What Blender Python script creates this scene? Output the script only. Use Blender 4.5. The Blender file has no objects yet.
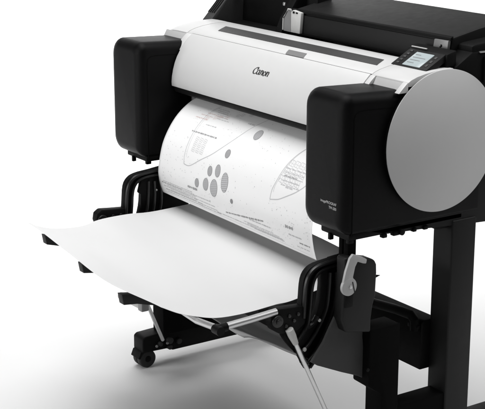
import bpy, bmesh, math, random
from mathutils import Vector, Matrix
random.seed(7)
scene = bpy.context.scene
COL = scene.collection
FLOOR = 0.575            # the machine is dimensioned from its box bottom; the floor is 0.575 m below
R = math.radians

# ------------------------------------------------------------------ materials
def mat(name, base, rough=0.5, metal=0.0, noise=0.0, nscale=200, bump=0.0, spec=0.5, emit=None, coat=0.0, bscale=None):
    m = bpy.data.materials.new(name); m.use_nodes = True
    nt = m.node_tree; b = nt.nodes['Principled BSDF']
    b.inputs['Base Color'].default_value = (*base, 1)
    b.inputs['Roughness'].default_value = rough
    b.inputs['Metallic'].default_value = metal
    b.inputs['Specular IOR Level'].default_value = spec
    b.inputs['Coat Weight'].default_value = coat
    tc = nt.nodes.new('ShaderNodeTexCoord')
    if noise > 0:
        n = nt.nodes.new('ShaderNodeTexNoise'); n.inputs['Scale'].default_value = nscale; n.inputs['Detail'].default_value = 6
        nt.links.new(tc.outputs['Object'], n.inputs['Vector'])
        mx = nt.nodes.new('ShaderNodeMix'); mx.data_type = 'RGBA'
        mx.inputs['A'].default_value = (*[c*(1-noise) for c in base], 1)
        mx.inputs['B'].default_value = (*[min(1, c*(1+noise)) for c in base], 1)
        nt.links.new(n.outputs['Fac'], mx.inputs['Factor'])
        nt.links.new(mx.outputs['Result'], b.inputs['Base Color'])
        mr = nt.nodes.new('ShaderNodeMapRange'); mr.inputs['To Min'].default_value = rough*0.85; mr.inputs['To Max'].default_value = min(1, rough*1.15)
        nt.links.new(n.outputs['Fac'], mr.inputs['Value']); nt.links.new(mr.outputs['Result'], b.inputs['Roughness'])
    if bump > 0:
        n2 = nt.nodes.new('ShaderNodeTexNoise'); n2.inputs['Scale'].default_value = bscale or 900; n2.inputs['Detail'].default_value = 3
        nt.links.new(tc.outputs['Object'], n2.inputs['Vector'])
        bp = nt.nodes.new('ShaderNodeBump'); bp.inputs['Strength'].default_value = bump; bp.inputs['Distance'].default_value = 0.001
        nt.links.new(n2.outputs['Fac'], bp.inputs['Height']); nt.links.new(bp.outputs['Normal'], b.inputs['Normal'])
    if emit:
        b.inputs['Emission Color'].default_value = (*emit[0], 1); b.inputs['Emission Strength'].default_value = emit[1]
    return m

M = {
 'white':  mat('white_plastic', (.58,.58,.578), .38, noise=.02, nscale=60, bump=.05, bscale=1500),
 'shoulder': mat('light_grey_plastic', (.42,.42,.42), .5, noise=.03, nscale=80),
 'black':  mat('black_plastic', (.0034,.0034,.0036), .36, noise=.15, nscale=40, bump=.4, bscale=1400, spec=.09),
 'deep':   mat('matt_black_plastic', (.0025,.0025,.0025), .6, noise=.1, nscale=60, bump=.2, spec=.14),
 'rib':   mat('rib_plastic', (.006,.006,.006), .32, noise=.15, nscale=40, bump=.3, spec=.45),
 'seam':   mat('seam_black', (.002,.002,.002), .9, spec=.1),
 'char':   mat('charcoal_plastic', (.035,.035,.035), .5, noise=.12, nscale=50, bump=.35, bscale=1500, spec=.4),
 'dark':   mat('dark_grey_plastic', (.0095,.0095,.0095), .48, noise=.12, nscale=60, bump=.3, bscale=1500, spec=.22),
 'grey':   mat('grey_cap', (.56,.56,.56), .5, noise=.015, nscale=30, bump=.04, bscale=1800, spec=.35),
 'tab': mat('latch_grey', (.17,.17,.17), .5),
 'slot':   mat('slot_grey', (.038,.038,.038), .5, noise=.1, nscale=200),
 'lever':  mat('grey_lever', (.42,.42,.42), .45, noise=.05, nscale=150, bump=.1),
 'metal':  mat('brushed_metal', (.62,.62,.62), .35, metal=.85, noise=.05, nscale=300, bump=.1),
 'plate':  mat('zinc_plate', (.24,.24,.24), .45, metal=.3, noise=.06, nscale=120),
 'lplate': mat('pale_plate', (.50,.50,.49), .5, noise=.06, nscale=120),
 'paper':  mat('plotter_paper', (.82,.82,.82), .75, noise=.008, nscale=12, bump=.05, bscale=600, spec=.2),
 'blank':  mat('blank_paper', (.68,.68,.68), .7, noise=.004, nscale=8, spec=.25),
 'ink':    mat('ink_dark', (.27,.27,.275), .8, spec=.15),
 'inkg':   mat('ink_grey', (.50,.50,.51), .8, spec=.15),
 'inkl':   mat('ink_light_grey', (.52,.52,.53), .8, spec=.15),
 'inkr':   mat('ink_red', (.66,.52,.50), .8, spec=.15),
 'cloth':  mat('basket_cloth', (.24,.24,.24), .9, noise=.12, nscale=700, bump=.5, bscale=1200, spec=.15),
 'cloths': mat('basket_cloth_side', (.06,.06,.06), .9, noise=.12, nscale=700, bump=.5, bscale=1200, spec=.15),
 'rubber': mat('caster_rubber', (.012,.012,.012), .65, noise=.2, nscale=120, bump=.3),
 'text':   mat('printed_lettering', (.40,.40,.40), .6),
 'logo':   mat('logo_ink', (.035,.035,.035), .5),
 'screen': mat('lcd_screen', (.20,.23,.24), .2, emit=((.55,.62,.63), .45)),
 'floor':  mat('studio_floor', (.80,.80,.80), .8, noise=.006, nscale=3, spec=.15),
}

# ------------------------------------------------------------------ object helpers
def finish(name, bm, m, parent=None, smooth=True, angle=35):
    bmesh.ops.recalc_face_normals(bm, faces=bm.faces)
    me = bpy.data.meshes.new(name); bm.to_mesh(me); bm.free()
    for mm in (m if isinstance(m, (list, tuple)) else [m]): me.materials.append(M[mm])
    o = bpy.data.objects.new(name, me); COL.objects.link(o)
    if parent is not None:
        o.parent = parent
        r = parent
        while r.parent: r = r.parent
        me.transform(Matrix.Translation(-r.location))      # part meshes are stored relative to the thing's base
    if smooth:
        for p in me.polygons: p.use_smooth = True
        me.set_sharp_from_angle(angle=R(angle))
    return o

def pieces(name, bm, m, parent=None, **k):
    """every loose piece becomes an object of its own."""
    bm.verts.ensure_lookup_table(); left = set(bm.verts); out = []
    while left:
        v = left.pop(); isl = {v}; st = [v]
        while st:
            q = st.pop()
            for e in q.link_edges:
                o = e.other_vert(q)
                if o not in isl: isl.add(o); st.append(o)
        left -= isl; out.append(isl)
    res = []
    for isl in sorted(out, key=lambda s_: tuple(round(c, 4) for c in min((v.co[:] for v in s_)))):
        nb = bmesh.new(); mp = {v: nb.verts.new(v.co) for v in isl}
        for fc in {f_ for v in isl for f_ in v.link_faces}: nb.faces.new([mp[v] for v in fc.verts])
        res.append(finish(name, nb, m, parent, **k))
    bm.free(); return res

def V(x, y, z): return Vector((x, y, z + FLOOR))

def bevel(bm, w, seg=2, ang=30):
    if w <= 0: return
    es = [e for e in bm.edges if len(e.link_faces) == 2 and e.calc_face_angle(0) > R(ang)]
    bmesh.ops.bevel(bm, geom=es, offset=w, segments=seg, profile=.5, affect='EDGES', clamp_overlap=True)

def merge(dst, src):
    me = bpy.data.meshes.new('t'); src.to_mesh(me); src.free(); dst.from_mesh(me); bpy.data.meshes.remove(me)

def box(bm, x0, x1, y0, y1, z0, z1, w=0.002, seg=2):
    b = bmesh.new()
    vs = [b.verts.new(V(x, y, z)) for x in (x0, x1) for y in (y0, y1) for z in (z0, z1)]
    for f in ((0,1,3,2),(4,6,7,5),(0,4,5,1),(2,3,7,6),(0,2,6,4),(1,5,7,3)): b.faces.new([vs[i] for i in f])
    bmesh.ops.recalc_face_normals(b, faces=b.faces)
    bevel(b, w, seg); merge(bm, b)

def prism(bm, pts, x0, x1, w=0.002, seg=2, ang=30):
    """YZ outline extruded along X."""
    b = bmesh.new()
    A = [b.verts.new(V(x0, y, z)) for y, z in pts]; B = [b.verts.new(V(x1, y, z)) for y, z in pts]
    b.faces.new(A); b.faces.new(B[::-1])
    n = len(pts)
    for i in range(n): b.faces.new((A[i], A[(i+1) % n], B[(i+1) % n], B[i]))
    bmesh.ops.recalc_face_normals(b, faces=b.faces)
    bevel(b, w, seg, ang); merge(bm, b)

def loft(bm, top, bot):
    """Closed solid from two equal rings of V() points."""
    b = bmesh.new()
    A = [b.verts.new(p) for p in top]; B = [b.verts.new(p) for p in bot]; n = len(A)
    b.faces.new(A); b.faces.new(B[::-1])
    for i in range(n): b.faces.new((A[i], A[(i+1) % n], B[(i+1) % n], B[i]))
    bmesh.ops.recalc_face_normals(b, faces=b.faces)
    return b

def frame_at(d):
    d = d.normalized(); u = Vector((0,0,1)) if abs(d.z) < .9 else Vector((1,0,0))
    s = d.cross(u).normalized(); return s, s.cross(d).normalized()

def tube(bm, pts, r, n=14, flat=None):
    """round (or flattened, flat=(rx, r)) tube through 3D points."""
    b = bmesh.new(); rings = []
    pts = [Vector(p) for p in pts]
    for i, p in enumerate(pts):
        d = (pts[min(i+1, len(pts)-1)] - pts[max(i-1, 0)])
        if flat:
            s = Vector((1,0,0)); t = s.cross(d.normalized()); ra, rb = flat
        else:
            s, t = frame_at(d); ra = rb = r if not isinstance(r, (list, tuple)) else r[i]
        rings.append([b.verts.new(p + s*ra*math.cos(2*math.pi*k/n) + t*rb*math.sin(2*math.pi*k/n)) for k in range(n)])
    for a, c in zip(rings, rings[1:]):
        for k in range(n): b.faces.new((a[k], a[(k+1) % n], c[(k+1) % n], c[k]))
    b.faces.new(rings[0]); b.faces.new(rings[-1][::-1])
    bmesh.ops.recalc_face_normals(b, faces=b.faces)
    merge(bm, b)

def disc_x(bm, x0, x1, cy, cz, r, w=0.002, n=48, seg=3):
    prism(bm, [(cy + r*math.cos(2*math.pi*k/n), cz + r*math.sin(2*math.pi*k/n)) for k in range(n)], x0, x1, w, seg, 60)

def spline(pts, n=8):
    out = []
    P = [Vector(p) for p in pts]
    for i in range(len(P)-1):
        p0 = P[max(i-1, 0)]; p1 = P[i]; p2 = P[i+1]; p3 = P[min(i+2, len(P)-1)]
        for k in range(n):
            t = k/n
            out.append(.5*((2*p1) + (-p0+p2)*t + (2*p0-5*p1+4*p2-p3)*t*t + (-p0+3*p1-3*p2+p3)*t**3))
    out.append(P[-1]); return out

def interp(tab, t):
    """piecewise Catmull along a list of 2D points, t in 0..1."""
    n = len(tab)-1; t = min(max(t, 0), 1)*n; i = min(int(t), n-1); t -= i
    P = [Vector(p) for p in tab]
    p0 = P[max(i-1, 0)]; p1 = P[i]; p2 = P[i+1]; p3 = P[min(i+2, n)]
    return .5*((2*p1) + (-p0+p2)*t + (2*p0-5*p1+4*p2-p3)*t*t + (-p0+3*p1-3*p2+p3)*t**3)

def thing(name, label, cat, loc):
    o = bpy.data.objects.new(name, None); COL.objects.link(o); o.location = loc; o.empty_display_size = .1
    o['label'] = label; o['category'] = cat; return o

# ------------------------------------------------------------------ the setting: seamless studio sweep
def make_floor():
    bm = bmesh.new()
    # floor runs on and curves up far behind the machine (profile along the view axis, swept sideways)
    a = Vector((-.83, .555, 0)).normalized(); s = Vector((.555, .83, 0)).normalized()
    prof = [(-9, 0), (-4, 0), (-2, 0), (0, 0), (1.5, 0), (3.2, 0)]
    for k in range(1, 13):
        an = R(90*k/12); prof.append((3.2 + 2.2*math.sin(an), 2.2 - 2.2*math.cos(an)))
    prof += [(5.4, 4.0), (5.4, 6.0)]
    c = Vector((-.4, .2, 0)); rows = []
    for d, h in prof:
        rows.append([bm.verts.new(c + a*d + s*w + Vector((0, 0, h))) for w in (-9, -4, -1.5, 0, 1.5, 4, 9)])
    for r0, r1 in zip(rows, rows[1:]):
        for k in range(6): bm.faces.new((r0[k], r0[k+1], r1[k+1], r1[k]))
    o = finish('floor', bm, 'floor', angle=60); o['kind'] = 'structure'
    for p in o.data.polygons: p.use_smooth = True
make_floor()

# ------------------------------------------------------------------ the printer
P = thing('large_format_printer', 'wheeled black and white plotter with round grey end cap and output basket', 'printer', (-.43, .22, 0))

# --- machine body (dark core between and behind the side boxes)
bm = bmesh.new()
prism(bm, [(.17,.0),(.17,.155),(.132,.19),(.132,.270),(.25,.300),(.46,.300),(.46,.0),(.40,-.03),(.24,-.03)], -.935, -.012, .004)
body = finish('body', bm, 'deep', P)
bm = bmesh.new()      # right hand side shell behind the cap
prism(bm, [(.0,.01),(.0,.25),(.115,.262),(.20,.300),(.30,.322),(.47,.322),(.47,-.035),(.34,-.028),(.2,-.018),(.09,-.012)], -.012, -.002, .002)
finish('side_shell', bm, 'black', P)
bm = bmesh.new()      # upper right shoulder block of the side, with its ledges
prism(bm, [(.255,.22),(.255,.318),(.30,.345),(.47,.350),(.47,.22)], -.055, .006, .004)
finish('shoulder_block', bm, 'deep', P)

# --- side boxes
def side_box(x0, x1):
    bm = bmesh.new()
    b = bmesh.new()
    y0, y1, z0, z1 = -.024, .34, 0.0, .287
    # outline in XZ with generous corner radii, extruded back in Y; front edge rounded over several rings
    def ring(y, ins, r, zt=0):
        pts = []
        X0, X1, Z0, Z1 = x0+ins, x1-ins, z0+ins, z1-ins+zt
        for cx, cz, a0, rr in ((X1, Z1, 0, r*.7), (X0, Z1, 90, r*1.1), (X0, Z0, 180, r), (X1, Z0, 270, r*.25)):
            sx = -1 if cx == X1 else 1; sz = -1 if cz == Z1 else 1
            for k in range(7):
                a = R(a0 + 90*k/6); pts.append(b.verts.new(V(cx+sx*rr + rr*math.cos(a), y, cz+sz*rr + rr*math.sin(a))))
        return pts
    rf = .024
    seq = []
    for k in range(7):
        a = R(90*k/6)            # a=0 front face edge (inset rf), a=90 full size
        seq.append(ring(y0 + rf*(1-math.cos(a)), rf*(1-math.sin(a)), .022 + .010*math.sin(a)))
    seq.append(ring(.11, 0, .032, -.004)); seq.append(ring(y1, 0, .032, -.010))
    n = len(seq[0])
    for r0, r1 in zip(seq, seq[1:]):
        for k in range(n): b.faces.new((r0[k], r0[(k+1) % n], r1[(k+1) % n], r1[k]))
    b.faces.new(seq[0]); b.faces.new(seq[-1][::-1])
    merge(bm, b)
    o = finish('side_box', bm, 'black', P, angle=40)
    # underside skirt: a narrower foot below the shell with small catches
    bm = bmesh.new()
    box(bm, x0+.045, x1-.002, -.006, .30, -.012, .004, .004)
    box(bm, x0+.075, x0+.083, -.010, .0, -.022, -.008, .0015)
    box(bm, x1-.018, x1-.008, -.002, .012, -.020, -.008, .002)
    pieces('under_catch', bm, 'deep', o)
    # groove round the inset side panel, on the +X flank
    bm = bmesh.new()
    xs = x1 + .0004
    pth = [(-.0005, -.002), (-.0005, .236), (.002, .247), (.010, .252), (.024, .2535), (.33, .244)]
    b = bmesh.new(); L = []
    for i, (y, z) in enumerate(pth):
        a = Vector(pth[max(i-1, 0)]); c = Vector(pth[min(i+1, len(pth)-1)]); d = (c-a).normalized(); nn = Vector((-d.y, d.x))*.0011
        L.append([b.verts.new(V(xx, y+s*nn.x, z+s*nn.y)) for xx in (xs-.004, xs) for s in (-1, 1)])
    for q0, q1 in zip(L, L[1:]):
        b.faces.new((q0[2], q0[3], q1[3], q1[2])); b.faces.new((q0[0], q1[0], q1[2], q0[2])); b.faces.new((q0[1], q0[3], q1[3], q1[1]))
    merge(bm, b)
    finish('panel_seam', bm, 'seam', o)
    return o
bl = side_box(-.962, -.815); br = side_box(-.142, 0.0)

# small catches and screws under the right flank
bm = bmesh.new()
for y, s in ((.085, .006), (.115, .008), (.13, .007), (.165, .005), (.195, .006)):
    box(bm, -.010, .002, y-s, y+s, -.0185, -.010, .002)
disc_x(bm, -.004, .006, .128, -.012, .007, .001, 20)
pieces('flank_catch', bm, 'black', P)

# --- round end cap
bm = bmesh.new()
disc_x(bm, .0095, .0122, .223, .169, .1490, .0006, 160, 1)
cap = finish('end_cap', bm, 'grey', P, angle=50)
bm = bmesh.new()
disc_x(bm, -.010, .0093, .223, .169, .1455, .001, 160, 1)
finish('cap_rim', bm, 'seam', cap, angle=50)

# --- front cover (white curved door)
cprof = [(.0655,.1755),(.0650,.186),(.0665,.200),(.0700,.216),(.0745,.231),(.0815,.247),(.0905,.262),(.1010,.276),(.1120,.288),(.1230,.2985),(.1265,.3005)]
inner = [(y+.012, z-.004) for y, z in cprof]
bm = bmesh.new()
prism(bm, cprof + inner[::-1], -.811, -.109, .0018, 2, 40)
cover = finish('front_cover', bm, 'white', P, angle=28)
bm = bmesh.new()                                     # dark lower lip under the cover
prism(bm, [(.068,.1735),(.082,.1735),(.16,.17),(.16,.150),(.10,.150),(.072,.162)], -.806, -.120, .002)
finish('cover_lip', bm, 'deep', cover)

# --- top deck in three pieces
dprof = [(.1285,.2995),(.135,.3035),(.150,.3085),(.172,.3130),(.200,.3165),(.228,.3180),(.246,.3178),(.250,.312),(.250,.296),(.1285,.290)]
bm = bmesh.new(); prism(bm, dprof, -.835, -.1085, .0012, 2, 40); deck = finish('top_deck', bm, 'white', P, angle=28)
bm = bmesh.new()      # left end: rounded outer shoulder
b = bmesh.new(); seq = []
low = [(.250,.262),(.1285,.262)]
for x, dz, dy in ((-.8362,0,0),(-.88,0,0),(-.905,-.001,0),(-.922,-.004,.001),(-.934,-.010,.004),(-.941,-.018,.008),(-.944,-.028,.012)):
    seq.append([b.verts.new(V(x, y + dy*(1 if y < .2 else -.3), z + dz)) for y, z in dprof[:8]] + [b.verts.new(V(x, y + dy*(1 if y < .2 else 0), z)) for y, z in low])
for r0, r1 in zip(seq, seq[1:]):
    for k in range(len(r0)): b.faces.new((r0[k], r0[(k+1) % len(r0)], r1[(k+1) % len(r0)], r1[k]))
b.faces.new(seq[0]); b.faces.new(seq[-1][::-1]); merge(bm, b)
finish('deck_end', bm, 'white', P, angle=50)
bm = bmesh.new(); prism(bm, dprof, -.1070, .0085, .0012, 2, 40); finish('deck_end', bm, 'white', P, angle=28)
# grey recessed shoulders between the deck ends and the side boxes, with their white cheeks
for x0, x1 in ((-.936, -.8365), (-.0925, -.0065)):
    bm = bmesh.new(); prism(bm, [(.113,.270),(.116,.277),(.1275,.2975),(.1275,.265),(.113,.265)], x0, x1, .0008); finish('deck_shoulder', bm, 'shoulder', P)
for x0, x1 in ((-.836, -.8125), (-.1075, -.093), (-.006, .0085)):
    bm = bmesh.new(); prism(bm, [(.092,.262),(.103,.2765),(.114,.2885),(.1255,.2985),(.1280,.2993),(.1280,.262)] if x1 < 0 else [(.104,.279),(.114,.2885),(.1255,.2985),(.1280,.2993),(.1280,.279)], x0, x1, .0008); finish('deck_cheek', bm, 'white', P)
bm = bmesh.new(); box(bm, -.811, -.109, .1266, .1294, .290, .3003, .0003, 1); finish('cover_seam', bm, 'slot', deck)
# dark ink-door strip let into the deck
def deck_z(y):
    for (a, za), (c, zc) in zip(dprof, dprof[1:7]):
        if a <= y <= c: return za + (zc-za)*(y-a)/(c-a)
    return .318
def deck_patch(x0, x1, y0, y1, skew, lift=.0008, th=.003):
    ys = [y0 + (y1-y0)*k/5 for k in range(6)]
    b = bmesh.new(); T = []; Bo = []
    for k, y in enumerate(ys):
        o = skew*k/5
        T.append((b.verts.new(V(x0+o, y, deck_z(y)+lift)), b.verts.new(V(x1+o, y, deck_z(y)+lift))))
        Bo.append((b.verts.new(V(x0+o, y, deck_z(y)+lift-th)), b.verts.new(V(x1+o, y, deck_z(y)+lift-th))))
    for k in range(5):
        b.faces.new((T[k][0], T[k][1], T[k+1][1], T[k+1][0])); b.faces.new((Bo[k][0], Bo[k][1], Bo[k+1][1], Bo[k+1][0]))
        for s in (0, 1): b.faces.new((T[k][s], T[k+1][s], Bo[k+1][s], Bo[k][s]))
    b.faces.new((T[0][0], T[0][1], Bo[0][1], Bo[0][0])); b.faces.new((T[5][0], T[5][1], Bo[5][1], Bo[5][0]))
    return b
bm = deck_patch(-.748, -.134, .163, .200, -.022); strip = finish('deck_strip', bm, 'slot', deck)
bm = deck_patch(-.416, -.348, .1295, .146, -.010, .0012); finish('latch_tab', bm, 'tab', deck)

# --- control panel: tilted black plate with lit screen
def tilt(bm, x0, x1, s0, s1, h0, h1, w=.001):
    """box on the tilted panel plane: s runs up the slope, h is height above it."""
    o = Vector((0, .186, .3145)); d = Vector((0, .88, .475)).normalized(); n = Vector((0, -d.z, d.y))
    b = bmesh.new(); vs = []
    for x in (x0, x1):
        for s in (s0, s1):
            for h in (h0, h1):
                p = o + d*s + n*h; vs.append(b.verts.new(V(x, p.y, p.z)))
    for f in ((0,1,3,2),(4,6,7,5),(0,4,5,1),(2,3,7,6),(0,2,6,4),(1,5,7,3)): b.faces.new([vs[i] for i in f])
    bmesh.ops.recalc_face_normals(b, faces=b.faces); bevel(b, w); merge(bm, b)
bm = bmesh.new(); tilt(bm, -.116, -.006, .0, .062, -.012, .002, .0015); panel = finish('control_panel', bm, 'dark', P)
bm = bmesh.new(); tilt(bm, -.084, -.030, .004, .050, .0018, .0032, .0008); finish('screen', bm, 'screen', panel)
bm = bmesh.new()
for k in range(5):
    x = -.1 + k*.0; tilt(bm, -.106, -.098, .006+k*.0105, .011+k*.0105, .0018, .0034, .0008)
for k in range(3): tilt(bm, -.022, -.015, .010+k*.014, .018+k*.014, .0018, .0034, .0008)
pieces('key', bm, 'slot', panel)
bm = bmesh.new()
for k, (a, c) in enumerate(((-.078,-.062),(-.078,-.040),(-.078,-.048),(-.078,-.058))):
    tilt(bm, a, c, .040-k*.009, .0415-k*.009, .0033, .0036, 0)
finish('screen_text', bm, 'tab', panel)
bm = bmesh.new(); prism(bm, [(.236,.318),(.236,.345),(.262,.352),(.262,.318)], -.122, .0, .003); finish('panel_hood', bm, 'deep', P)
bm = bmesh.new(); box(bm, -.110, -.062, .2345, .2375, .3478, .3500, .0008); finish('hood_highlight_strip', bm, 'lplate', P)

# --- rear: roll cover, its front panel and the open black bay on the left
bm = bmesh.new()
prism(bm, [(.283,.312),(.283,.366),(.288,.371),(.36,.385),(.455,.399),(.466,.391),(.462,.31)], -.600, -.040, .003, 3)
roll = finish('roll_cover', bm, 'dark', P, angle=25)
bm = bmesh.new(); prism(bm, [(.2795,.318),(.2795,.362),(.2835,.362),(.2835,.318)], -.596, -.052, .001); finish('front_panel', bm, 'dark', roll)
bm = bmesh.new(); prism(bm, [(.2775,.3665),(.2790,.3715),(.2860,.3740),(.2860,.3665)], -.602, -.038, .0008); finish('cover_edge', bm, 'deep', roll)
bm = bmesh.new()
prism(bm, [(.30,.315),(.30,.357),(.31,.3600),(.46,.374),(.46,.315)], -.040, .004, .004)
prism(bm, [(.33,.28),(.33,.333),(.47,.340),(.47,.28)], .004, .012, .002)
finish('cover_hinge', bm, 'deep', P)
bm = bmesh.new(); box(bm, .004, .010, .318, .345, .3425, .3455, .001); finish('hinge_pin', bm, 'metal', P)
# black bay: back wall, left cheek, rising stack guide
bm = bmesh.new(); prism(bm, [(.34,.30),(.35,.52),(.37,.52),(.40,.30)], -.925, -.585, .003); finish('bay_wall', bm, 'deep', P)
bm = bmesh.new(); prism(bm, [(.262,.302),(.282,.345),(.34,.43),(.352,.52),(.41,.52),(.41,.302)], -.655, -.628, .003); finish('bay_guide', bm, 'deep', P)
bm = bmesh.new(); box(bm, -.925, -.60, .252, .36, .300, .3075, .001); finish('bay_floor', bm, 'deep', P)
bm = bmesh.new()
prism(bm, [(.236,.290),(.240,.313),(.262,.336),(.288,.364),(.345,.44),(.36,.52),(.41,.52),(.41,.290)], -.9435, -.905, .003)
chk = finish('bay_cheek', bm, 'char', P)
for k in range(4):
    bm = bmesh.new(); x = -.938 + k*.009; tube(bm, [V(x,.2545,.3315), V(x,.276,.3535), V(x,.2875,.3665)], .0012, 6); finish('cheek_rib', bm, 'deep', chk)
bm = bmesh.new(); tube(bm, [V(-.90,.315,.381), V(-.80,.315,.381)], .0055); finish('bay_roller', bm, 'metal', P)
bm = bmesh.new(); box(bm, -.668, -.660, .300, .304, .372, .380, .001); finish('bay_sensor', bm, 'metal', P)
# pale bracket at the left end of the roll cover
bm = bmesh.new()
b = loft(bm, [V(-.592,.2700,.318), V(-.556,.2700,.318), V(-.551,.2700,.368), V(-.583,.2700,.372), V(-.592,.2700,.366)],
             [V(-.592,.2785,.318), V(-.556,.2785,.318), V(-.551,.2785,.368), V(-.583,.2785,.372), V(-.592,.2785,.366)])
bevel(b, .001); merge(bm, b)
brk = finish('roll_bracket', bm, 'lplate', P)
bm = bmesh.new()
b = loft(bm, [V(-.626,.2730,.318), V(-.593,.2705,.318), V(-.593,.2705,.366), V(-.602,.2705,.371), V(-.622,.2720,.348)],
             [V(-.626,.2780,.318), V(-.593,.2785,.318), V(-.593,.2785,.366), V(-.602,.2785,.371), V(-.622,.2780,.348)])
merge(bm, b); finish('bracket_flange', bm, 'plate', brk)
bm = bmesh.new()
tube(bm, [V(-.627,.2720,.320), V(-.625,.2715,.349), V(-.603,.2700,.3725), V(-.590,.2695,.3725)], .0018, 8)
finish('bracket_edge', bm, 'lplate', brk)
bm = bmesh.new(); box(bm, -.584, -.576, .2690, .2715, .3640, .3690, .0008); box(bm, -.572, -.563, .2690, .2715, .3645, .3680, .0008); pieces('bracket_slot', bm, 'deep', brk)
# right metal plate with its keyhole
bm = bmesh.new()
b = loft(bm, [V(-.089,.2745,.336), V(-.044,.2745,.339), V(-.041,.2745,.365), V(-.084,.2745,.364)], [V(-.089,.282,.336), V(-.044,.282,.339), V(-.041,.282,.365), V(-.084,.282,.364)])
bevel(b, .001); merge(bm, b); pl = finish('latch_plate', bm, 'plate', P)
bm = bmesh.new(); box(bm, -.067, -.062, .2735, .2755, .346, .351, .001); box(bm, -.064, -.059, .2735, .2755, .350, .355, .001); finish('keyhole', bm, 'deep', pl)

# --- small guide behind the print path at the left
bm = bmesh.new(); box(bm, -.803, -.789, .118, .122, .10, .162, .0015); finish('paper_guide', bm, 'plate', P)
# --- underside hangers that carry the left bracket plate
bm = bmesh.new(); prism(bm, [(.06,-.12),(.06,.02),(.12,.02),(.12,-.12)], -.812, -.800, .003); finish('rail_hanger', bm, 'deep', P)
bm = bmesh.new(); prism(bm, [(.060,-.122),(.062,-.098),(.085,-.096),(.10,-.102),(.10,-.122)], -.165, -.045, .003); finish('bracket_rail', bm, 'deep', P)

# --- basket brackets
def curve2(pts, x, n=6): return [V(x, p.x, p.y) for p in [Vector((q[0], q[1])) for q in [tuple(w) for w in spline([(a, b_, 0) for a, b_ in pts], n)]]]
def bracket(dx, dz):
    bm = bmesh.new()
    sh = lambda L: [(y, z+dz) for y, z in L]
    def closed(L):
        out = []; n = len(L)
        for i in range(n):
            p0, p1, p2, p3 = [Vector(L[(i+k) % n]) for k in (-1, 0, 1, 2)]
            for t in (0, .33, .66): out.append(tuple(.5*((2*p1) + (-p0+p2)*t + (2*p0-5*p1+4*p2-p3)*t*t + (-p0+3*p1-3*p2+p3)*t**3)))
        return out
    x0, x1 = -.066+dx, -.050+dx
    # top arch plate
    prism(bm, closed(sh([(.045,-.056),(-.012,-.060),(-.050,-.064),(-.070,-.073),(-.082,-.092),(-.086,-.130),(-.088,-.175),(-.070,-.178),(-.062,-.130),(-.058,-.100),(-.048,-.086),(-.030,-.080),(.045,-.082)])), x0, x1, .002)
    # crescent plate
    prism(bm, closed(sh([(.040,-.075),(-.030,-.078),(-.036,-.110),(-.040,-.150),(-.055,-.185),(-.088,-.176),(-.130,-.196),(-.118,-.222),(-.090,-.255),(-.070,-.290),(-.058,-.285),(-.020,-.240),(.010,-.195),(.028,-.140),(.036,-.100)])), x0, x1, .002)
    # front lump
    prism(bm, sh([(-.080,-.146),(-.120,-.143),(-.150,-.140),(-.163,-.148),(-.166,-.166),(-.158,-.184),(-.140,-.196),(-.100,-.198),(-.078,-.185)]), x0-.004, x1+.004, .004)
    o = finish('basket_bracket', bm, 'deep', P)
    bm = bmesh.new()      # raised ribs following the arcs
    xr = x1+.002
    for pts in ([(.035,-.060),(-.012,-.064),(-.050,-.069),(-.068,-.080),(-.0775,-.100),(-.081,-.135),(-.083,-.172)],
                [(.030,-.072),(-.020,-.074),(-.044,-.080),(-.058,-.094),(-.064,-.115),(-.067,-.150),(-.074,-.190),(-.10,-.222)],
                [(.012,-.085),(.018,-.120),(.014,-.160),(-.004,-.205),(-.036,-.250),(-.066,-.284)],
                [(-.018,-.086),(-.020,-.125),(-.026,-.165),(-.046,-.202),(-.070,-.232),(-.092,-.248)],
                [(-.002,-.088),(-.001,-.125),(-.008,-.170),(-.028,-.215),(-.052,-.252),(-.075,-.272)],
                [(-.120,-.202),(-.104,-.225),(-.086,-.252),(-.070,-.276)],
                [(-.075,-.195),(-.060,-.190),(-.048,-.175)]):
        tube(bm, curve2(sh(pts), xr), .004, 10, flat=(.006, .0042))
    pieces('bracket_rib', bm, 'rib', o)
    bm = bmesh.new()
    disc_x(bm, x1+.003, x1+.010, -.150, -.165+dz, .013, .002, 24); disc_x(bm, x1+.009, x1+.013, -.150, -.165+dz, .006, .001, 20)
    for y, z in ((-.120,-.160),(-.108,-.172),(-.098,-.160),(-.128,-.180)): disc_x(bm, x1+.003, x1+.007, y, z+dz, .004, .001, 16)
    pieces('pivot_knob', bm, 'rib', o)
    bm = bmesh.new()
    disc_x(bm, x1+.004, x1+.008, -.045, -.184+dz, .0035, .001, 16); disc_x(bm, x1+.004, x1+.008, -.082, -.240+dz, .0045, .001, 16)
    pieces('screw', bm, 'lplate', o)
    return o
bracket(0, 0); bracket(-.742, .034)
# left bracket's extra hanging plate beside the printed sheet
bm = bmesh.new(); prism(bm, [(-.038,-.048),(.012,-.038),(.07,-.06),(.10,-.10),(.10,-.145),(.02,-.140),(-.040,-.128),(-.038,-.085),(-.046,-.078)], -.800, -.790, .002)
hp = finish('hanger_plate', bm, 'deep', P)
bm = bmesh.new(); disc_x(bm, -.789, -.786, .004, -.078, .0028, .0008, 16); pieces('screw', bm, 'metal', hp)

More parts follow.
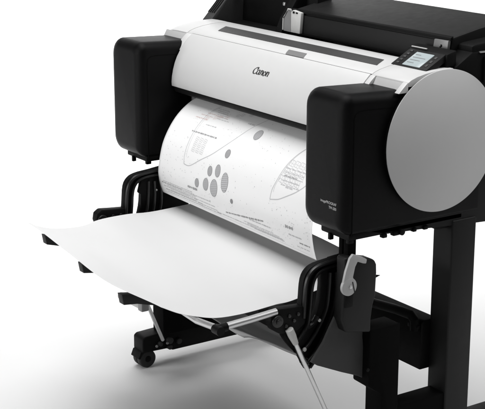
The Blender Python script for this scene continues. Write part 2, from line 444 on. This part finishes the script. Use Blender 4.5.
# --- post, lever plate and lever on the right
bm = bmesh.new()
for x0, x1 in ((-.044, -.031), (-.028, -.012)): box(bm, x0, x1, .0, .022, -.075, -.005, .003)
pieces('hanger_post', bm, 'seam', P)
bm = bmesh.new()
prism(bm, [(-.016,-.045),(.0,-.044),(.050,-.056),(.062,-.062),(.067,-.072),(.068,-.090),(.066,-.140),(.060,-.160),(.056,-.190),(.056,-.218),(-.010,-.205),(-.022,-.175),(-.016,-.111)], -.030, 0, .005, 3)
lp = finish('lever_plate', bm, 'dark', P)
bm = bmesh.new(); box(bm, -.001, .0035, -.016, .004, -.150, -.118, .001); finish('plate_recess', bm, 'deep', lp)
bm = bmesh.new(); disc_x(bm, -.001, .0015, .050, -.300, .004, .001, 16); finish('plate_screw', bm, 'deep', lp); bm = bmesh.new()
tube(bm, [V(-.015,.064,-.102), V(-.015,.071,-.103), V(-.015,.088,-.103)], [.006,.0045,.0004], 12); finish('plate_pin', bm, 'deep', lp)
bm = bmesh.new()
disc_x(bm, .001, .009, -.010, -.104, .0190, .002, 40)
prism(bm, [(-.026,-.095),(-.020,-.070),(-.010,-.044),(-.002,-.036),(.022,-.046),(.034,-.053),(.032,-.062),(.024,-.060),(.010,-.054),(.004,-.064),(-.001,-.085),(.008,-.100)], .0015, .0085, .0018)
lev = finish('roll_lever', bm, 'lever', P)
bm = bmesh.new(); disc_x(bm, .008, .0115, -.008, -.104, .0035, .001, 20); finish('pivot', bm, 'metal', lev)
bm = bmesh.new()
b = loft(bm, [V(.0090,.002,-.118), V(.0090,-.004,-.094), V(.0090,-.002,-.094), V(.0090,.004,-.117)], [V(.0096,.002,-.118), V(.0096,-.004,-.094), V(.0096,-.002,-.094), V(.0096,.004,-.117)]); merge(bm, b)
finish('lever_notch', bm, 'dark', lev)

# --- basket frame: light metal rods
bm = bmesh.new()
tube(bm, [V(-.80,-.200,-.150), V(-.6,-.225,-.160), V(-.35,-.262,-.168), V(-.13,-.286,-.162), V(-.052,-.285,-.155)], .0068)
rod = finish('basket_rod', bm, 'metal', P)
bm = bmesh.new(); tube(bm, [V(-.050,-.278,-.153), V(-.050,-.215,-.150), V(-.050,-.150,-.146)], .0075); finish('basket_rod', bm, 'metal', P)
bm = bmesh.new()
tube(bm, [V(-.058,-.2900,-.155), V(-.036,-.2900,-.155)], .0095, 20); tube(bm, [V(-.050,-.292,-.1545), V(-.050,-.268,-.1530)], .0090, 18)
finish('rod_joint', bm, 'black', rod)

# --- blank sheet surface (also used by the arms under it)
LP = [(-.358,-.098),(-.330,-.1125),(-.287,-.1235),(-.225,-.1265),(-.175,-.1170),(-.10,-.1150),(-.02,-.1190),(.165,-.112)]
MP = [(-.366,-.111),(-.325,-.1205),(-.287,-.1300),(-.225,-.1330),(-.165,-.1330),(-.09,-.1330),(-.02,-.1300),(.165,-.108)]
M2 = [(-.378,-.120),(-.335,-.1370),(-.287,-.1500),(-.225,-.1520),(-.165,-.1520),(-.09,-.1510),(-.02,-.1430),(.165,-.112)]
RP = [(-.368,-.1170),(-.330,-.1370),(-.295,-.1500),(-.240,-.1650),(-.171,-.1690),(-.096,-.1655),(-.032,-.1620),(.165,-.124)]
def sheet_pt(s, t):
    """s 0..1 from left (x=-.75) to right (x=-.13), t 0..1 from the front edge to the back."""
    q = [interp(T, t) for T in (LP, MP, M2, RP)]; u = min(max(s, 0), 1)*3; i = min(int(u), 2); u -= i
    p0 = q[max(i-1, 0)]; p1 = q[i]; p2 = q[i+1]; p3 = q[min(i+2, 3)]
    p = .5*((2*p1) + (-p0+p2)*u + (2*p0-5*p1+4*p2-p3)*u*u + (-p0+3*p1-3*p2+p3)*u**3)
    x = -.748 + .618*s
    if s < .08: x -= (.03*(1-s/.08)**1.5)*(1-t)**3       # front left corner drawn out
    return V(x, p.x, p.y)
def grid_sheet(fn, nu, nv, th):
    b = bmesh.new()
    G = [[fn(i/nu, j/nv) for j in range(nv+1)] for i in range(nu+1)]
    N = [[None]*(nv+1) for _ in range(nu+1)]
    for i in range(nu+1):
        for j in range(nv+1):
            du = G[min(i+1, nu)][j]-G[max(i-1, 0)][j]; dv = G[i][min(j+1, nv)]-G[i][max(j-1, 0)]
            N[i][j] = du.cross(dv).normalized()
    T = [[b.verts.new(G[i][j]) for j in range(nv+1)] for i in range(nu+1)]
    Bo = [[b.verts.new(G[i][j]-N[i][j]*th) for j in range(nv+1)] for i in range(nu+1)]
    for i in range(nu):
        for j in range(nv):
            b.faces.new((T[i][j], T[i+1][j], T[i+1][j+1], T[i][j+1])); b.faces.new((Bo[i][j], Bo[i][j+1], Bo[i+1][j+1], Bo[i+1][j]))
    for i in range(nu):
        for j in (0, nv): b.faces.new((T[i][j], T[i+1][j], Bo[i+1][j], Bo[i][j]))
    for j in range(nv):
        for i in (0, nu): b.faces.new((T[i][j], T[i][j+1], Bo[i][j+1], Bo[i][j]))
    return b
def sheet_z(x, y):
    s = (x+.748)/.618; best = None
    for k in range(101):
        p = sheet_pt(s, k/100); d = abs(p.y-y)
        if best is None or d < best[0]: best = (d, p.z-FLOOR)
    return best[1]

# --- tray arms: black rails with blunt pads, under the sheet
for x, yf in ((-.700, -.354), (-.500, -.363), (-.300, -.374)):
    bm = bmesh.new(); top = []; bot = []
    for k in range(13):
        y = yf + k*.036
        z = sheet_z(x+.01, max(y, -.360)) - .0030 - (.003 if k == 0 else 0)
        z = min(z, sheet_z(x-.004, max(y, -.360)) - .0030, sheet_z(x+.024, max(y, -.360)) - .0030)
        top.append((y, z)); bot.append((y + (.004 if k == 0 else 0), z - (.023 if k == 0 else .021 if k == 1 else .019)))
    prism(bm, top + bot[::-1], x, x+.020, .0012)
    a = finish('tray_arm', bm, 'dark', P)
# light handle and strut at the left
bm = bmesh.new(); tube(bm, [V(-.850,-.07,-.360), V(-.846,-.07,-.3595), V(-.750,-.07,-.356), V(-.735,-.07,-.355)], .0095, 16)
hd = finish('strut_handle', bm, 'lplate', P)
bm = bmesh.new(); box(bm, -.740, -.718, -.084, -.062, -.364, -.328, .004); finish('handle_collar', bm, 'plate', hd)
def strut(pts, clip, name='basket_strut'):
    bm = bmesh.new(); tube(bm, pts, .0048, 14); o = finish(name, bm, 'metal', P)
    if clip:
        bm = bmesh.new(); a, c = Vector(pts[0]), Vector(pts[-1]); d = (c-a).normalized()
        tube(bm, [a-d*.004, a+d*.012, a+d*.034], [.0085, .0085, .0060], 12); finish('strut_clip', bm, 'lplate', o)
        bm = bmesh.new(); s_ = Vector((-.006, -.004, 0)); tube(bm, [a+d*.034+s_*.6, a+d*.085+s_], .0028, 10); finish('strut_wire', bm, 'deep', o)
strut([V(-.722,-.070,-.335), V(-.800,.022,-.484)], False)
strut([V(-.040,-.122,-.190), V(-.040,.02,-.486)], True)
# --- basket cloth
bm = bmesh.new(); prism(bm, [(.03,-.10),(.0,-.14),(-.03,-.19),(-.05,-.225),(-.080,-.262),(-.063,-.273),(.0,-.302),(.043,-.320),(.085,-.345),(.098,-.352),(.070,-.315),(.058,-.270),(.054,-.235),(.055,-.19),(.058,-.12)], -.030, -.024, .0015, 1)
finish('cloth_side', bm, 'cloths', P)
bm = bmesh.new()
cl = [(-.228,-.181),(-.222,-.184),(-.208,-.190),(-.170,-.209),(-.119,-.239),(-.063,-.272),(.0,-.300),(.043,-.316),(.09,-.340),(.118,-.352)]
def cloth(s, t):
    p = interp(cl, t); x = -.790 + .742*s
    edge = min(s, 1-s)
    return V(x, p.x + (1-s)*.05*max(0, 1-t*1.6), p.y - .010*math.sin(math.pi*s) - .0025*math.sin(s*21 + t*4)*(1-t) + .004*max(0, 1-edge*14)*math.sin(math.pi*t))
bm = grid_sheet(cloth, 60, 40, .0016); finish('basket_cloth', bm, 'cloth', P)

# --- stand
bm = bmesh.new(); prism(bm, [(.245,-.365),(.245,-.257),(.252,-.250),(.290,-.250),(.295,-.257),(.295,-.365)], -.850, -.058, .003)
beam = finish('cross_beam', bm, 'deep', P)
bm = bmesh.new(); tube(bm, [V(-.30,.236,-.262), V(-.18,.236,-.248), V(-.132,.236,-.243), V(-.083,.236,-.241), V(-.070,.236,-.250), V(-.068,.236,-.272)], .011, 14)
disc_x(bm, -.066, -.056, .236, -.262, .004, .001, 14)
finish('beam_handle', bm, 'deep', beam)
bm = bmesh.new(); box(bm, -.098, -.092, .2400, .2440, -.272, -.264, .001); finish('beam_screw', bm, 'dark', beam)
def stand_side(x0, x1, xf0, xf1):
    bm = bmesh.new(); prism(bm, [(.270,-.485),(.270,-.012),(.340,-.012),(.340,-.485)], x0, x1, .004, 3); leg = finish('stand_leg', bm, 'dark', P)
    bm = bmesh.new(); prism(bm, [(.040,-.395),(.136,-.395),(.136,-.485),(.040,-.485)] if x0 < -.5 else [(.055,-.215),(.137,-.215),(.137,-.485),(.090,-.485),(.090,-.365),(.055,-.34)], x0+.004, x1-.002, .003); box(bm, x0+.006, x1-.004, .13, .275, -.486, -.405 if x0 > -.5 else -.452, .003)
    finish('stand_gusset', bm, 'seam', leg)
    bm = bmesh.new()
    prism(bm, [(-.012,-.530),(-.012,-.492),(-.004,-.486),(.10,-.482),(.55,-.482),(.60,-.500),(.60,-.530),(.50,-.540),(.08,-.540),(.06,-.532)], xf0, xf1, .004, 3)
    foot = finish('stand_foot', bm, 'deep', P)
    bm = bmesh.new()
    for y, z, r in ((.038,-.512,.006),(.066,-.508,.010),(.066,-.526,.007),(.094,-.515,.008)): disc_x(bm, xf1-.001, xf1+.010, y, z, r, .002, 20)
    pieces('foot_knob', bm, 'rubber', foot)
    bm = bmesh.new()
    for y, z in ((.024,-.514),(.056,-.512)): disc_x(bm, xf1+.008, xf1+.012, y, z, .0036, .001, 14)
    pieces('foot_screw', bm, 'plate', foot)
    xc = (xf0+xf1)/2
    for y in (.006, .565):
        bm = bmesh.new()
        box(bm, xc-.003, xc+.003, y-.020, y+.018, -.556, -.526, .002); tube(bm, [V(xc, y+.004, -.535), V(xc, y+.004, -.520)], .011, 16)
        disc_x(bm, xc-.0215, xc+.0215, y, -.5505, .009, .002, 20)
        prism(bm, [(y-.029,-.545),(y-.022,-.528),(y-.004,-.520),(y+.012,-.522),(y+.012,-.528),(y-.002,-.527),(y-.016,-.533),(y-.024,-.547)], xc-.021, xc+.021, .001)
        cs = finish('caster', bm, 'deep', P)
        for s in (-1, 1):
            bm = bmesh.new(); disc_x(bm, xc+s*.011-.009, xc+s*.011+.009, y, -.5505, .0245, .005, 36); finish('wheel', bm, 'rubber', cs)
stand_side(-.885, -.825, -.895, -.845); stand_side(-.060, 0, -.050, .0)

# ------------------------------------------------------------------ lettering
def nib_word(strokes, place, w_nib, angle=25, thin=.22):
    """calligraphic strokes (list of polylines in word units) swept with a flat nib, mapped by place(u, v, h)."""
    bm = bmesh.new(); nx, ny = math.cos(R(angle))*w_nib, math.sin(R(angle))*w_nib
    for st in strokes:
        pts = spline([(a, b_, 0) for a, b_ in st], 6) if len(st) > 2 else [Vector((a, b_, 0)) for a, b_ in st]
        prev = None
        for i, p in enumerate(pts):
            d = (pts[min(i+1, len(pts)-1)]-pts[max(i-1, 0)]).normalized(); n = Vector((-d.y, d.x, 0))
            wdt = max(abs(n.x*nx + n.y*ny), w_nib*thin)
            a, c = p+n*wdt, p-n*wdt
            cur = (bm.verts.new(place(a.x, a.y, 1)), bm.verts.new(place(c.x, c.y, 1)))
            if prev: bm.faces.new((prev[0], prev[1], cur[1], cur[0]))
            prev = cur
    return bm
def cover_pt(u, v, h):
    """logo position: u metres to the right, v metres up along the cover's curve from the anchor."""
    L = 0; t = v + .0805; q = cprof[0]
    for a, c in zip(cprof, cprof[1:]):
        d = math.hypot(c[0]-a[0], c[1]-a[1])
        if L + d >= t:
            k = (t-L)/d; y = a[0]+(c[0]-a[0])*k; z = a[1]+(c[1]-a[1])*k; n = Vector((c[0]-a[0], c[1]-a[1])).normalized()
            return V(-.483+u, y - n.y*.0005*h, z + n.x*.0005*h)
        L += d
    return V(-.483+u, cprof[-1][0], cprof[-1][1])
S = .0145    # cap height
def U(pts, ox): return [((ox + x)*S, y*S) for x, y in pts]
bowl_a = [(.62,.62),(.42,.74),(.12,.62),(.03,.32),(.16,.04),(.40,.04),(.58,.22),(.64,.52)]
letters = []
letters += [U([(1.02,.98),(.80,1.12),(.45,1.02),(.12,.66),(.10,.28),(.36,.0),(.72,.02),(.98,.22)], 0), U([(1.02,.98),(.93,.80),(.86,.66)], 0), U([(1.02,.98),(.90,.96),(.70,.92)], 0)]
letters += [U(bowl_a, 1.02), U([(.66,.74),(.64,.30),(.70,.02),(.86,.06)], 1.02)]
def en(o): return [U([(.02,.70),(.14,.74),(.12,.30),(.10,.0)], o), U([(.12,.46),(.32,.72),(.54,.70),(.58,.40),(.56,.0)], o), U([(.54,.02),(.70,.06)], o)]
letters += en(1.94) + [U([(.36,.72),(.10,.60),(.05,.30),(.20,.02),(.44,.02),(.62,.24),(.62,.52),(.36,.72)], 2.74)] + en(3.50)
# shear a little so the word leans like the badge
letters = [[(x + .12*y, y) for x, y in st] for st in letters]
bm = nib_word(letters, cover_pt, S*.135, 20, .45); finish('logo', bm, 'logo', cover, smooth=False)

def text_mesh(s, size):
    c = bpy.data.curves.new('t', 'FONT'); c.body = s; c.size = size; c.align_x = 'RIGHT'; c.offset = size*.012
    o = bpy.data.objects.new('t', c); COL.objects.link(o)
    dg = bpy.context.evaluated_depsgraph_get(); me = bpy.data.meshes.new_from_object(o.evaluated_get(dg))
    bpy.data.objects.remove(o); return me
bm = bmesh.new()
for s, size, xr, z in (('imagePROGRAF', .0078, -.0215, .0600), ('TM-200', .0078, -.0215, .0508)):
    me = text_mesh(s, size); b = bmesh.new(); b.from_mesh(me); bpy.data.meshes.remove(me)
    for v in b.verts: v.co = V(xr + v.co.x, -.0245, z + v.co.y)
    merge(bm, b)
finish('model_lettering', bm, 'text', br, smooth=False)

# ------------------------------------------------------------------ the printed sheet
PP = [(.200,.158),(.170,.158),(.141,.153),(.110,.143),(.083,.128),(.058,.107),(.036,.079),(.018,.045),(.008,.008),(.003,-.028),(.008,-.060),(.016,-.082)]
PL = [0]
for a, c in zip(PP, PP[1:]): PL.append(PL[-1] + math.hypot(c[0]-a[0], c[1]-a[1]))
def print_pt(s, t, lift=0.0):
    """s 0..1 across (x -.775..-.167), t 0..1 along the sheet from the slot to its free edge."""
    def base(t):
        p = interp(PP, t); return Vector((p.x, p.y))
    p = base(t); d = base(min(t+.01, 1))-base(max(t-.01, 0)); d.normalize(); n = Vector((d.y, -d.x))   # outward (front)
    if n.x > 0 and t > .5: n = -n
    if n.y < 0 and t < .5: n = -n
    p = p + n*lift
    k = max(0, (t-.5)*2)
    return V(-.775 + .608*s, p.x + .022*s*min(1, t*1.6), p.y - .020*s*k*k)
bm = grid_sheet(lambda s, t: print_pt(s, t), 60, 88, .0003)
MARKS = []

def add_quad_strip(pts, w, mi, lift=.0005):
    prev = None
    for i, p in enumerate(pts):
        a = pts[max(i-1, 0)]; c = pts[min(i+1, len(pts)-1)]
        dx, dy = (c[0]-a[0])*.608, (c[1]-a[1])*.33; L = math.hypot(dx, dy) or 1; nx, ny = -dy/L*w/.608, dx/L*w/.33
        cur = (bm.verts.new(print_pt(p[0]+nx, p[1]+ny, lift)), bm.verts.new(print_pt(p[0]-nx, p[1]-ny, lift)))
        if prev:
            f = bm.faces.new((prev[0], prev[1], cur[1], cur[0])); f.material_index = mi
        prev = cur
def dense(pts, step=.012):
    out = []
    for a, c in zip(pts, pts[1:]):
        n = max(1, int(math.hypot(c[0]-a[0], c[1]-a[1])/step))
        out += [(a[0]+(c[0]-a[0])*k/n, a[1]+(c[1]-a[1])*k/n) for k in range(n)]
    return out + [pts[-1]]
def smooth_line(pts): return [(p.x, p.y) for p in spline([(a, b_, 0) for a, b_ in pts], 8)]
def blob(s, t, rs, rt, rot, hatch=True, mi=2):
    """grey hatched ellipse: radii in metres."""
    def W(x, y, l): 
        X = x*math.cos(rot)-y*math.sin(rot); Y = x*math.sin(rot)+y*math.cos(rot); return (s+X/.608, t+Y/.33)
    ring = [W(rs*math.cos(2*math.pi*k/28), rt*math.sin(2*math.pi*k/28), 0) for k in range(28)]
    c = bm.verts.new(print_pt(s, t, .0006)); vs = [bm.verts.new(print_pt(*q, .0006)) for q in ring]; mid = [bm.verts.new(print_pt((q[0]+s)/2, (q[1]+t)/2, .0006)) for q in ring]
    for k in range(28):
        f = bm.faces.new((c, mid[k], mid[(k+1) % 28])); f.material_index = mi; f = bm.faces.new((mid[k], vs[k], vs[(k+1) % 28], mid[(k+1) % 28])); f.material_index = mi
    add_quad_strip(ring + [ring[0]], .00045, 1, .0008)
    if hatch:
        for k in (-.8, -.6, -.4, -.2, 0, .2, .4, .6, .8):
            h = math.sqrt(1-k*k)*.92
            add_quad_strip([W(-rs*h, rt*k, 0), W(-rs*h*.5, rt*k, 0), W(0, rt*k, 0), W(rs*h*.5, rt*k, 0), W(rs*h, rt*k, 0)], .0003, 1, .0009)
def words(s, t, length, h, mi=1, slope=0.0, gap=.3):
    x = 0
    while x < length:
        w = random.uniform(.0035, .011)
        if x + w > length: break
        q = x
        while q < x + w:
            cw = random.uniform(.0009, .0016); hh = h*random.uniform(.55, 1)
            a = (s+q/.608, t+slope*q/.33)
            add_quad_strip([a, (a[0]+cw/.608, a[1]+slope*cw/.33)], hh*.5, mi)
            q += cw + .0006
        x += w + random.uniform(.0015, .003)
# site plan: two leaf-shaped plots, tree symbols, houses, notes
ell = [(.435,.585,.0050,.0075),(.355,.705,.0050,.0085),(.405,.690,.0055,.0105),(.460,.738,.0075,.0165),(.340,.785,.0060,.0110),(.395,.790,.0080,.0155),(.280,.795,.0045,.0080),(.545,.418,.0070,.0125),(.515,.825,.0028,.0040)]
for s_, t_, a, c in ell: blob(s_, t_, a*1.75, c*1.05, -.15 if s_ != .545 else .25)
A = smooth_line([(.175,.715),(.168,.66),(.168,.56),(.172,.47),(.180,.36),(.20,.27),(.24,.20),(.30,.14)])
B = smooth_line([(.175,.715),(.215,.715),(.275,.668),(.355,.600),(.435,.490),(.485,.370),(.52,.26),(.53,.16)])
Cc = smooth_line([(.745,.738),(.748,.69),(.760,.645),(.785,.550),(.815,.465),(.850,.390),(.90,.31),(.96,.24)])
D = smooth_line([(.745,.738),(.79,.725),(.830,.700),(.885,.660),(.925,.615),(.96,.55),(.99,.46)])
for L_ in (A, B, Cc, D): add_quad_strip(L_, .0008, 2)
for L_, o_ in ((A, .012), (Cc, .012)): add_quad_strip([(a+o_, c-.02) for a, c in L_[4:-2]], .0004, 3)
def house(s, t, w, h, rot=0, mi=2):
    def W(x, y): return (s+(x*math.cos(rot)-y*math.sin(rot))/.608, t+(x*math.sin(rot)+y*math.cos(rot))/.33)
    q = [W(0,0), W(w,0), W(w,h), W(0,h), W(0,0)]
    for a, c in zip(q, q[1:]): add_quad_strip([a, ((a[0]+c[0])/2, (a[1]+c[1])/2), c], .00035, mi)
    add_quad_strip([W(w*.5,0), W(w*.5,h)], .0003, mi); add_quad_strip([W(0,h*.55), W(w,h*.55)], .0003, mi)
rnd = random.Random(3)
for i in range(3):
    for j in range(3): house(.205+i*.028, .545+j*.032, .012, .0075, .1, 3)
for i in range(4):
    for j in range(3): house(.800+i*.030-j*.012, .505+j*.048, .015, .012, .12, 2)
for i in range(7): house(.19+.035*i+rnd.uniform(-.01,.01), .40-.025*i+rnd.uniform(-.02,.02), .011, .008, rnd.uniform(-.3,.3), 4 if i < 4 else 3)
for (s0, s1, t0, t1, n) in ((.02,.18,.55,.92,40), (.18,.55,.62,.90,45), (.55,.75,.35,.88,22), (.74,.99,.74,.96,46), (.10,.45,.22,.50,34), (.55,.99,.22,.5,20)):
    for _ in range(n*2):
        s_, t_ = rnd.uniform(s0, s1), rnd.uniform(t0, t1); w_ = rnd.uniform(.0007, .0018)
        add_quad_strip([(s_, t_), (s_+w_/.608, t_+w_*.6/.33)], w_*rnd.uniform(.3,.6), rnd.choice((2,3,3,2)))
words(.155,.520,.105,.0040,1); words(.215,.455,.045,.0030,3); words(.12,.42,.06,.0028,4); words(.17,.365,.07,.0026,4); words(.14,.39,.05,.0026,4)
words(.440,.355,.035,.0060,2); words(.215,.838,.045,.0062,1); words(.845,.845,.032,.0066,1)
words(.465,.915,.150,.0042,1, -.10); words(.62,.895,.08,.0038,2); words(.795,.60,.05,.0030,1); words(.82,.655,.03,.0028,2)
for k, t_ in enumerate((.880,.905,.930,.948)):
    words(.02+.01*k, t_, .10+.02*k, .0034, 2 if k % 2 else 1); words(.23+.02*k, t_+.004, .09, .0030, 2)
[words(.03+.012*k, .868+.012*k, .13, .0026, 2) for k in range(6)]; [words(.58+.02*k, .925+.009*k, .12, .0024, 2) for k in range(4)]; [words(.79, .56+.022*k, .07, .0022, 2) for k in range(5)]; [words(.20+.01*k, .30+.018*k, .05, .0024, 3) for k in range(6)]; words(.40,.945,.25,.0030,2); words(.86,.885,.05,.0034,2); words(.92,.915,.04,.0036,1); words(.90,.945,.05,.0030,2); words(.70,.945,.08,.0028,3)
add_quad_strip(dense([(.03,.962),(.97,.975)],.03), .00035, 3)

sheet_bm = bm
def finish_print():
    bmesh_ = sheet_bm
    me = bpy.data.meshes.new('printed_sheet'); bmesh_.to_mesh(me); bmesh_.free()
    for k in ('paper', 'ink', 'inkg', 'inkl', 'inkr'): me.materials.append(M[k])
    base = Vector((-.47, .02, FLOOR-.08)); me.transform(Matrix.Translation(-base))
    for p in me.polygons: p.use_smooth = True
    o = bpy.data.objects.new('printed_sheet', me); COL.objects.link(o); o.location = base
    o['label'] = 'white sheet printed with a site plan, curling out of the printer slot'; o['category'] = 'printout'
finish_print()

# ------------------------------------------------------------------ the blank sheet in the basket
bm = grid_sheet(sheet_pt, 72, 72, .0005)
me_o = finish('blank_sheet', bm, 'blank', angle=60)
me_o['label'] = 'large blank white sheet lying on the tray arms below the printed plan'; me_o['category'] = 'paper sheet'
base = Vector((-.44, -.14, FLOOR-.14)); me_o.data.transform(Matrix.Translation(-base)); me_o.location = base

# ------------------------------------------------------------------ light
w = bpy.data.worlds.new('World'); scene.world = w; w.use_nodes = True
w.node_tree.nodes['Background'].inputs['Color'].default_value = (1, 1, 1, 1)
w.node_tree.nodes['Background'].inputs['Strength'].default_value = .04
def area(name, loc, target, sx, sy, power, spread=180):
    l = bpy.data.lights.new(name, 'AREA'); l.shape = 'RECTANGLE'; l.size = sx; l.size_y = sy; l.energy = power; l.spread = R(spread)
    o = bpy.data.objects.new(name, l); COL.objects.link(o); o.location = loc
    o.rotation_euler = (Vector(target)-Vector(loc)).to_track_quat('-Z', 'Y').to_euler(); return o
area('softbox_top', (-.35, -.45, 2.7), (-.45, .05, .4), 1.8, 1.8, 60)
area('softbox_front', (-1.3, -3.2, 1.15), (-.4, 0, .75), 1.6, 1.1, 44)
area('background_light', (-3.6, 1.5, 3.3), (-4.1, 1.6, .3), 3.4, 3.4, 150, 115)
area('background_light', (.9, 2.6, 3.0), (-.6, 3.2, 0), 2.6, 2.6, 78)

# ------------------------------------------------------------------ camera
f = 1350.0; az, tl = R(56.3), R(15.4)
Xa = Vector((math.cos(az), math.sin(az)*math.sin(tl), -math.sin(az)*math.cos(tl)))
Ya = Vector((math.sin(az), -math.cos(az)*math.sin(tl), math.cos(az)*math.cos(tl)))
Za = -Vector((0, math.cos(tl), math.sin(tl)))
right = Vector((Xa.x, Ya.x, Za.x)); down = Vector((Xa.y, Ya.y, Za.y)); fwd = Vector((Xa.z, Ya.z, Za.z))
cam = bpy.data.cameras.new('camera'); co = bpy.data.objects.new('camera', cam); COL.objects.link(co)
cam.sensor_width = 36; cam.lens = f*36/485; cam.clip_start = .05; cam.clip_end = 200
mtx = Matrix((right, -down, -fwd)).transposed().to_4x4(); mtx.translation = Vector((2.0351, -1.6211, .7796 + FLOOR)); co.matrix_world = mtx
scene.camera = co
scene.render.resolution_x = 1024; scene.render.resolution_y = 864
scene.view_settings.view_transform = 'Standard'; scene.view_settings.look = 'None'; scene.view_settings.exposure = 0; scene.view_settings.gamma = 1
